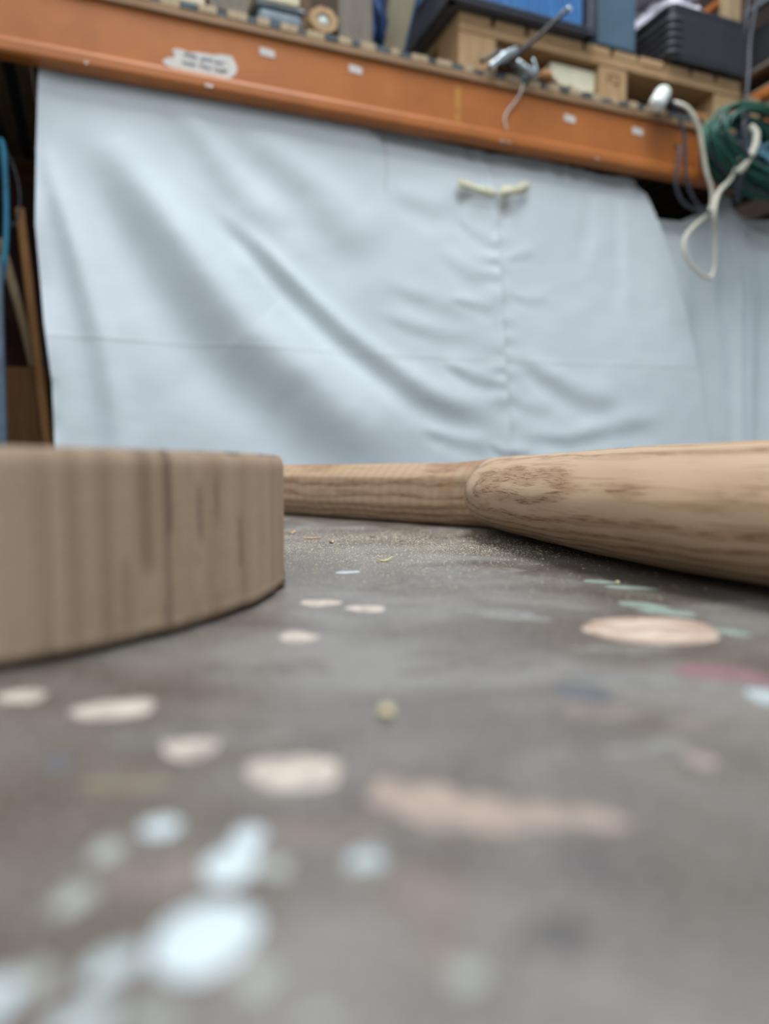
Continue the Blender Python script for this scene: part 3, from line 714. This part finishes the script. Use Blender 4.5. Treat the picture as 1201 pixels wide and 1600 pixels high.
inner = [bm.verts.new((p[0], p[1], PZ + .148)) for p in rr_(.852, 1.134, -.004, .394, .018)]; inb = [bm.verts.new((p[0], p[1], PZ + .05)) for p in rr_(.856, 1.130, .0, .390, .016)]
L = len(inner)
for a, b in ((rings[-1], inner), (inner, inb)):
    for i in range(L): bm.faces.new((a[i], a[(i + 1) % L], b[(i + 1) % L], b[i]))
bm.faces.new(inb)
frombm('box_body', bm, M['black'], bb)
for k in range(5):
    z = PZ + .018 + k * .022
    pts = [(.8435, .20, z), (.8435, .06, z), (.8435, .014, z), (.848, -.004, z), (.862, -.0115, z), (.882, -.0115, z)]
    tube('corner_band', pts, .0045, M['dark_grey'], bb, 6, 4)
for u in (.87, .96, 1.045): box('foot', (u, -.004, PZ - .0), (u + .02, .02, PZ + .012), M['black'], bb, .002)
settle(bb)

# crumpled fabric heap in the box
def heap(name, c, s, mat, seed, amp, lab, cat, f=3.0):
    bm = bmesh.new(); bmesh.ops.create_icosphere(bm, subdivisions=5, radius=1.0); r = np.random.RandomState(seed)
    D = r.normal(size=(14, 3)); Fq = r.uniform(2, 7, 14); Ph = r.uniform(0, 6.28, 14)
    for v in bm.verts:
        p = np.array(v.co); k = 1 + amp * sum(abs(math.sin(Fq[i] * f / 3 * p.dot(D[i]) + Ph[i])) - .6 for i in range(14)) / 5
        v.co = Vector((c[0] + p[0] * s[0] * k, c[1] + p[1] * s[1] * k, c[2] + p[2] * s[2] * k))
        if v.co.z < c[2] - s[2] * .75: v.co.z = c[2] - s[2] * .75
    o = frombm(name, bm, mat, None, True); return single(o, lab, cat)
heap('folded_fabric', (.985, .17, PZ + .150), (.115, .13, .105), M['white_fabric'], 3, .38, 'crumpled pale lilac-white fabric heaped in the black box', 'fabric')
heap('folded_fabric', (.945, .16, PZ + .305), (.125, .12, .052), M['white_fabric'], 9, .34, 'upper lilac-white cloth bundle lying on the heap above the black box', 'fabric')

# foam block in the pallet opening
o = poly_prism('foam_block', [(.487, 1.134), (.487, 1.100), (.505, 1.092), (.512, 1.082), (.540, 1.081), (.552, 1.087), (.562, 1.078), (.572, 1.066), (.582, 1.063), (.590, 1.078), (.626, 1.080), (.628, 1.134)], .035, .20, M['foam'])
single(o, 'ivory foam offcut with ragged lower edge in the pallet opening', 'foam')
o = box('brown_plank', (.455, .030, SZ), (.628, .25, SZ + .0090), M['brown_wood'], None, .001); single(o, 'thin brown board lying under the ivory foam in the pallet opening', 'board')

o = box('opening_darkener', (.745, .20, SZ), (1.02, .34, SZ + .085), M['black'], None, .004); single(o, 'low black box added to darken the right pallet opening', 'dark filler')  # black filler added so the opening reads as deep shade
o = box('brown_box', (.330, .22, SZ), (.45, .34, SZ + .07), M['cardboard'], None, .004); single(o, 'small brown box inside the left pallet opening behind the clamp', 'box')
# bar clamp
cl = thing('bar_clamp', 'steel bar clamp lying on the shelf edge with its dark bar pointing up right', 'clamp', base=(.34, -.02, SZ))
tube('bar', [(.300, -.02, 1.062), (.324, -.035, 1.075), (.389, -.075, 1.130), (.437, -.105, 1.178)], .0058, M['dark_steel'], cl, 8, 3)
tube('bar_end_ring', [(.437, -.105, 1.178), (.441, -.107, 1.183), (.447, -.108, 1.180), (.444, -.107, 1.174), (.438, -.105, 1.177)], .003, M['steel'], cl, 6, 4)
def mrot(c, deg): return Matrix.Translation(c) @ Matrix.Rotation(math.radians(deg), 4, 'Y') @ Matrix.Translation([-x for x in c])
box('sliding_jaw', (.262, -.030, 1.062), (.325, -.012, 1.077), M['steel'], cl, .003, 2, mrot((.293, -.02, 1.070), -42))
box('fixed_jaw', (.300, -.028, 1.085), (.352, -.010, 1.099), M['steel'], cl, .003, 2, mrot((.318, -.02, 1.092), -28))
box('jaw_pad', (.318, -.032, 1.058), (.350, -.008, 1.068), M['dark_steel'], cl, .003, 2, mrot((.334, -.02, 1.062), 20))
tube('spindle', [(.345, -.025, 1.076), (.372, -.028, 1.064), (.400, -.030, 1.056)], .0075, M['steel'], cl, 10, 2)
for k in range(5): tube('thread_ring', [(.348 + k * .010, -.0255, 1.0745 - k * .0042), (.351 + k * .010, -.0258, 1.0730 - k * .0042)], .0100, M['steel'], cl, 10, 1)
tube('tommy_bar', [(.392, -.026, 1.092), (.398, -.028, 1.078), (.404, -.030, 1.058)], .0035, M['steel'], cl, 8, 2)
settle(cl)
o = tube('steel_rod', [(.245, -.022, 1.058), (.272, -.022, 1.075), (.300, -.022, 1.098)], .005, M['dark_steel'], None, 8, 2); single(o, 'short dark steel rod leaning beside the clamp jaw', 'rod')
heap('wood_offcut', (.44, -.010, SZ + .012), (.020, .016, .014), M['tan_wood'], 21, .2, 'small tan offcut on the shelf edge beside the clamp', 'offcut')
o = box('wood_offcut', (.940, -.002, SZ), (.992, .013, SZ + .016), M['tan_wood'], None, .002); single(o, 'flat tan offcut on the shelf edge beside the coiled green cord', 'offcut')

# ---------------------------------------------------------------- things on the left part of the shelf
o = box('cream_plank', (-.885, .0, SZ), (-.416, .10, SZ + .058), M['cream_wood'], None, .003); single(o, 'thick cream coloured plank lying along the left end of the shelf', 'plank')
o = box('grey_board', (-.408, .0, SZ), (-.325, .14, SZ + .020), M['grey_wood'], None, .003); single(o, 'lower of two short grey boards stacked beside the cream plank', 'board', 'short grey boards beside the plank')
o = box('grey_board', (-.412, .006, SZ + .0205), (-.330, .14, SZ + .062), M['grey_wood'], None, .003); single(o, 'upper of two short grey boards stacked beside the cream plank', 'board', 'short grey boards beside the plank')
tub = thing('plastic_tub', 'small grey-blue plastic tub with rounded lid on the shelf', 'tub', base=(-.245, .06, SZ))
bm = bmesh.new(); vs_ = bbox(bm, (-.298, .008, SZ), (-.196, .12, SZ + .036), .012, 3); frombm('tub_body', bm, M['tub'], tub, True)
box('lid', (-.302, .004, SZ + .0365), (-.192, .124, SZ + .044), M['tub'], tub, .003, 2)
settle(tub)
o = box('beige_block', (-.310, .0, SZ + .0445), (-.206, .11, SZ + .105), M['cream_wood'], None, .003); single(o, 'beige wooden block resting on the lid of the grey-blue tub', 'wood block')
rg = thing('turned_ring', 'faceted wooden ring offcut with white centre on the shelf edge', 'wooden ring', base=(-.147, .04, SZ))
bm = bmesh.new(); cu, cz = -.150, SZ + .029
outer = [(cu + .034 * math.cos(math.radians(a)) * 1.05, cz + .029 * math.sin(math.radians(a))) for a in range(15, 375, 45)]; inn = [(cu + .017 * math.cos(math.radians(a)), cz + .015 * math.sin(math.radians(a))) for a in range(15, 375, 45)]
V4 = [[bm.verts.new((p[0], v, p[1])) for p in ps] for ps, v in ((outer, -.004), (inn, -.004), (inn, .05), (outer, .05))]
for a, b in ((0, 1), (1, 2), (2, 3), (3, 0)):
    for i in range(8): bm.faces.new((V4[a][i], V4[a][(i + 1) % 8], V4[b][(i + 1) % 8], V4[b][i]))
frombm('ring', bm, M['pallet'], rg)
tube('plug', [(cu, .0, cz), (cu, .045, cz)], .0145, M['white_plastic'], rg, 14, 1)
settle(rg)
o = box('upright_block', (-.112, .004, SZ), (-.027, .10, SZ + .20), M['grey_wood'], None, .004, 2); single(o, 'tall weathered grey-brown timber block upright on the shelf', 'timber block')
o = box('brown_carton', (-.34, .17, SZ), (-.13, .50, SZ + .30), M['cardboard'], None, .004); single(o, 'brown cardboard carton standing behind the tub and ring', 'carton')
heap('navy_bag', (.016, .24, SZ + .15), (.044, .16, .20), M['navy'], 13, .30, 'crumpled navy blue bag standing beside the upright timber block', 'bag')
lb = Matrix.Translation((.10, .30, SZ)) @ Matrix.Rotation(math.radians(42), 4, 'X')
o = box('leaning_board', (-.036, -.004, .016), (.030, .004, .62), M['foam'], None, .001, 1, lb); single(o, 'narrow pale board leaning forward beside the black tray', 'board')
o = box('leaning_board', (.0315, -.004, .016), (.037, .004, .62), M['blue'], None, .001, 1, lb); single(o, 'thin blue edged strip leaning forward beside the pale board', 'board')
# ---------------------------------------------------------------- plug, cords and coil at the right
pg = thing('extension_lead', 'white rounded plug at the pallet opening with a dark cord drooping below the beam', 'plug', base=(.785, -.05, 1.02))
pa, pb = Vector((.752, -.060, 1.022)), Vector((.800, -.040, 1.082)); dd_ = (pb - pa)
prof = [(0, .008), (.03, .015), (.09, .020), (.2, .0215), (.8, .0215), (.9, .020), (.97, .014), (1.0, .007)]
Q = [pa + dd_ * p[0] for p in prof]
n = 20; vs = []; fs = []; dz_ = dd_.normalized(); a_ = dz_.cross(Vector((0, 1, 0))).normalized(); b_ = dz_.cross(a_)
for q, p in zip(Q, prof):
    for k in range(n): w = 2 * math.pi * k / n; vs.append(q + a_ * p[1] * math.cos(w) + b_ * p[1] * math.sin(w))
for i in range(len(Q) - 1):
    for k in range(n): fs.append((i * n + k, i * n + (k + 1) % n, (i + 1) * n + (k + 1) % n, (i + 1) * n + k))
fs += [tuple(range(n))[::-1], tuple((len(Q) - 1) * n + k for k in range(n))]
mk('plug_shell', vs, fs, M['white_plastic'], pg, True)
tube('strain_relief', [(.805, -.045, 1.052), (.822, -.04, 1.050), (.842, -.045, 1.036)], [.013, .010, .007], M['black'], pg, 10, 4)
cream = [(0.823, -0.02, 1.066), (0.850, -0.05, 1.050), (0.876, -0.06, 1.028), (0.905, -0.06, 0.985), (0.922, -0.06, 0.927), (0.933, -0.06, 0.881), (0.956, -0.06, 0.828), (0.948, -0.06, 0.772), (0.897, -0.06, 0.731), (0.864, -0.06, 0.692), (0.863, -0.06, 0.651), (0.9, -0.06, 0.613), (0.954, -0.06, 0.593), (0.971, -0.06, 0.629), (0.955, -0.075, 0.706), (0.925, -0.1, 0.749), (0.938, -0.1, 0.809), (0.983, -0.1, 0.856), (1.015, -0.1, 0.918), (1.002, -0.1, 0.955)]
o = tube('electric_cable', cream, .0062, M['cord_cream']); single(o, 'cream electric cord looping down in front of the sheet from the rack edge', 'cord')
black1 = [(0.842, -0.045, 1.030), (0.863, -0.05, 0.965), (0.867, -0.05, 0.906), (0.873, -0.05, 0.855), (0.897, -0.05, 0.81), (0.939, -0.045, 0.786), (0.981, -0.045, 0.804), (1.002, -0.05, 0.856), (1.016, -0.065, 0.928), (1.037, -0.075, 1.019), (1.058, -0.075, 1.111), (1.074, -0.065, 1.184), (1.093, -0.05, 1.275), (1.113, -0.05, 1.384), (1.12, -0.05, 1.456), (1.125, -.02, 1.56)]
tube('cord', black1, .0048, M['cord_black'], pg); settle(pg)
black2 = [(0.850, -0.03, 0.945), (0.836, -0.062, 0.928), (0.822, -0.07, 0.871), (0.819, -0.07, 0.823), (0.843, -0.07, 0.784), (0.886, -0.07, 0.769), (0.943, -0.07, 0.771), (0.974, -0.07, 0.807), (.99, -.08, .86), (1.0, -.085, .91)]
o = tube('electric_cable', black2, .0042, M['cord_black']); single(o, 'shorter dark cord loop hanging left of the cream cord below the beam', 'cord')
black3 = [(1.076, -0.045, 1.262), (1.072, -.05, 1.29), (1.077, -0.05, 1.318), (1.094, -0.035, 1.375), (1.112, -0.03, 1.44), (1.12, -.02, 1.54)]
o = tube('electric_cable', black3, .0028, M['cord_black']); single(o, 'thin dark wire bowed beside the upright post above the black box', 'cord')

coil = thing('cable_coil', 'coiled green cable hanging over the right end of the orange beam', 'cable', base=(1.09, -.08, .83))
for k in range(22):
    r = random.Random(k); ax, az = .200 - r.uniform(0, .040), .078 + r.uniform(-.020, .014); cc = (1.105 + r.uniform(-.012, .012), -.085 - .055 * (k % 5 - 2) * .4, .938 + r.uniform(-.012, .012)); tl = math.radians(r.uniform(-6, 4) - 9)
    pts = []
    for q in range(25):
        a = 2 * math.pi * q / 24; x, z = ax * math.copysign(abs(math.cos(a)) ** .8, math.cos(a)), az * math.copysign(abs(math.sin(a)) ** .9, math.sin(a))
        pts.append((cc[0] + x * math.cos(tl) - z * math.sin(tl), cc[1] + .012 * math.sin(2 * a + k), cc[2] + x * math.sin(tl) + z * math.cos(tl)))
    tube('cable_loop', pts, .0055, M['cord_green'] if k not in (2, 9) else M['cord_black'], coil, 8, 2)
tube('strap', [(1.012, -.12, 1.02), (.985, -.135, .985), (.990, -.135, .93), (.998, -.12, .87), (1.003, -.10, .82), (1.02, -.09, .80)], .0085, M['cord_black'], coil, 8)
settle(coil)
hank = thing('rope_hank', 'pale blue rope bundled inside the green cable coil', 'rope', base=(1.1, -.08, .90))
for k in range(7):
    r = random.Random(40 + k); pts = []
    for q in range(12):
        t_ = q / 11; pts.append((1.010 + .25 * t_, -.085 + .018 * math.sin(q * 2.2 + k), .968 - .050 * t_ + .006 * (k - 3) + .010 * math.sin(q * 1.9 + k * 1.7)))
    tube('rope_strand', pts, .0052, M['rope_blue'], hank, 6, 4)
settle(hank)
dk = thing('dark_cord_bundle', 'bundle of dark and grey cords filling the middle of the green coil', 'cord', base=(1.1, -.07, .86))
for k in range(24):
    r = random.Random(70 + k); pts = []
    for q in range(10):
        t_ = q / 9; pts.append((1.000 + r.uniform(0, .01) + .275 * t_, -.065 + .010 * math.sin(q + k * 2.1), .965 - .0060 * (k - 2) * (.60 + .35 * t_) + .012 * math.sin(t_ * 3.1 + k) - .03 * t_))
    tube('cord_strand', pts, .0048, M['cord_black'] if k % 5 else M['cord_grey'], dk, 6, 3)
settle(dk)
o = tube('electric_cable', [(1.012, -.13, .985), (1.025, -.14, .965), (1.020, -.14, .925), (1.000, -.13, .885), (.985, -.12, .865)], .0095, M['cord_cream'], None, 10); single(o, 'short thick cream cord end hanging across the dark strap', 'cord')
o = box('white_connector', (1.150, -.13, .862), (1.23, -.108, .880), M['white_plastic'], None, .006, 3, None, True); single(o, 'small white connector at the lower edge of the green coil', 'connector')

# ---------------------------------------------------------------- behind the pallet, right side rack
o = box('backing_board', (.95, .90, SZ), (1.52, .93, 2.2), M['dark_board'], None, .002); single(o, 'dark brown board upright behind the fabric and black box', 'board')
o = box('timber_post', (1.235, .17, SZ), (1.290, .21, 2.2), M['post_wood'], None, .003); single(o, 'pale upright timber post behind the right end of the black box', 'post')
o = box('backing_board', (1.300, .20, SZ), (1.335, .23, 2.2), M['dark_board'], None, .002); single(o, 'narrow reddish brown board upright beside the pale post', 'board')
sr = thing('side_rack', 'orange and grey shelving running back at the far right of the shelf', 'rack', base=(1.45, .5, SZ))
for (z, h, mt) in ((1.245, .030, 'orange'), (1.200, .012, 'steel'), (1.150, .024, 'orange'), (1.340, .012, 'grey_wood'), (1.54, .016, 'cord_grey'), (1.64, .02, 'orange')):
    box('side_beam', (1.352, -.02, z), (1.378, 1.05, z + h), M[mt], sr, .002)
for v in (-.02, 1.06): box('side_upright', (1.352, v, SZ), (1.40, v + .03, 1.95), M['steel_blue'], sr, .002)
for z in (1.085, 1.225, 1.352): box('side_shelf', (1.379, .0, z - .012), (1.60, 1.05, z), M['dark_board'], sr, .002)
settle(sr)
o = box('dark_carton', (1.385, .06, 1.3525), (1.58, .50, 1.50), M['black'], None, .004); single(o, 'black box on the side shelving at the far right', 'box')
o = box('pale_carton', (1.384, .10, 1.2255), (1.56, .40, 1.30), M['cream_wood'], None, .004); single(o, 'pale wooden box on the lower side shelf at the far right', 'box')
o = box('dark_green_case', (1.150, .10, SZ), (1.215, .40, SZ + .19), plain('dark_green_case', (52, 62, 58), .6), None, .006, 2); single(o, 'dark green case standing behind the end of the black box', 'case')
o = box('pale_carton', (1.150, .02, SZ), (1.215, .09, SZ + .11), M['post_wood'], None, .004); single(o, 'small pale wooden box at the right end of the pallet', 'box')

# ---------------------------------------------------------------- under the rack at the left
o = box('brown_board', (-.842, .17, FZ), (-.748, .19, .285), M['brown_wood'], None, .002); single(o, 'brown plywood board standing under the rack left of the sheet', 'board')
o = tube('tan_stick', [(-.700, .13, -.75), (-.757, .14, .12), (-.800, .16, .630)], .0115, M['tan_wood'], None, 4, 1, False); single(o, 'long tan square stick leaning left of the sheet', 'stick')
o = tube('grey_batten', [(-.783, .180, .290), (-.800, .17, .380), (-.840, .16, .560)], .0115, M['post_wood'], None, 4, 1, False); single(o, 'shorter pale batten leaning behind the tan stick', 'batten')
for oo in (o,): pass
o = box('mesh_sheet', (-.764, .20, FZ), (-.690, .215, .395), M['grey_mesh'], None, .002); single(o, 'dark grey mesh panel standing behind the left edge of the sheet', 'panel')
o = box('red_shade_sheet', (-1.00, .62, FZ), (-.55, .64, .85), M['red_shadow'], None, .002); single(o, 'dark red-brown sheet standing in for the shade far back under the rack', 'board')  # dark colour here stands in for reddish shade under the rack
o = tube('teal_strap', [(-.826, .06, .735), (-.819, .06, .71), (-.817, .06, .60), (-.822, .06, .50), (-.835, .06, .42)], .006, M['teal_web'], None, 6, 6); single(o, 'teal webbing strap hanging at the left end of the rack', 'strap')
o = tube('wire_loop', [(-.838, .07, .735), (-.818, .07, .72), (-.800, .07, .68), (-.792, .07, .63), (-.796, .07, .585), (-.808, .07, .565), (-.815, .07, .59), (-.820, .07, .65), (-.826, .07, .70), (-.834, .07, .73)], .0022, M['cord_black'], None, 6, 6); single(o, 'thin grey wire loop hanging beside the teal strap', 'wire')

o = box('steel_post', (-.885, .02, FZ), (-.826, .055, .49), M['steel_blue'], None, .003); single(o, 'blue-grey steel post standing at the far left under the beam', 'post')
for (u, z, rr, w, g) in ((.352, 1.064, .011, .016, 0), (.382, 1.060, .012, .018, 0), (.398, 1.074, .009, .012, 0), (.414, 1.058, .008, .02, 0)):
    bm = bmesh.new(); bmesh.ops.create_cone(bm, cap_ends=True, segments=6, radius1=rr, radius2=rr, depth=w)
    bmesh.ops.transform(bm, matrix=Matrix.Translation((u, -.012 + w * .3, z + rr * .2)) @ Matrix.Rotation(1.0 + u * 9, 4, 'Y') @ Matrix.Rotation(.6, 4, 'X'), verts=bm.verts)
    o = frombm('hex_nut', bm, M['steel'], None); single(o, 'zinc hex nut in the small heap of metal bits beside the clamp', 'nut', 'zinc nuts beside the clamp')
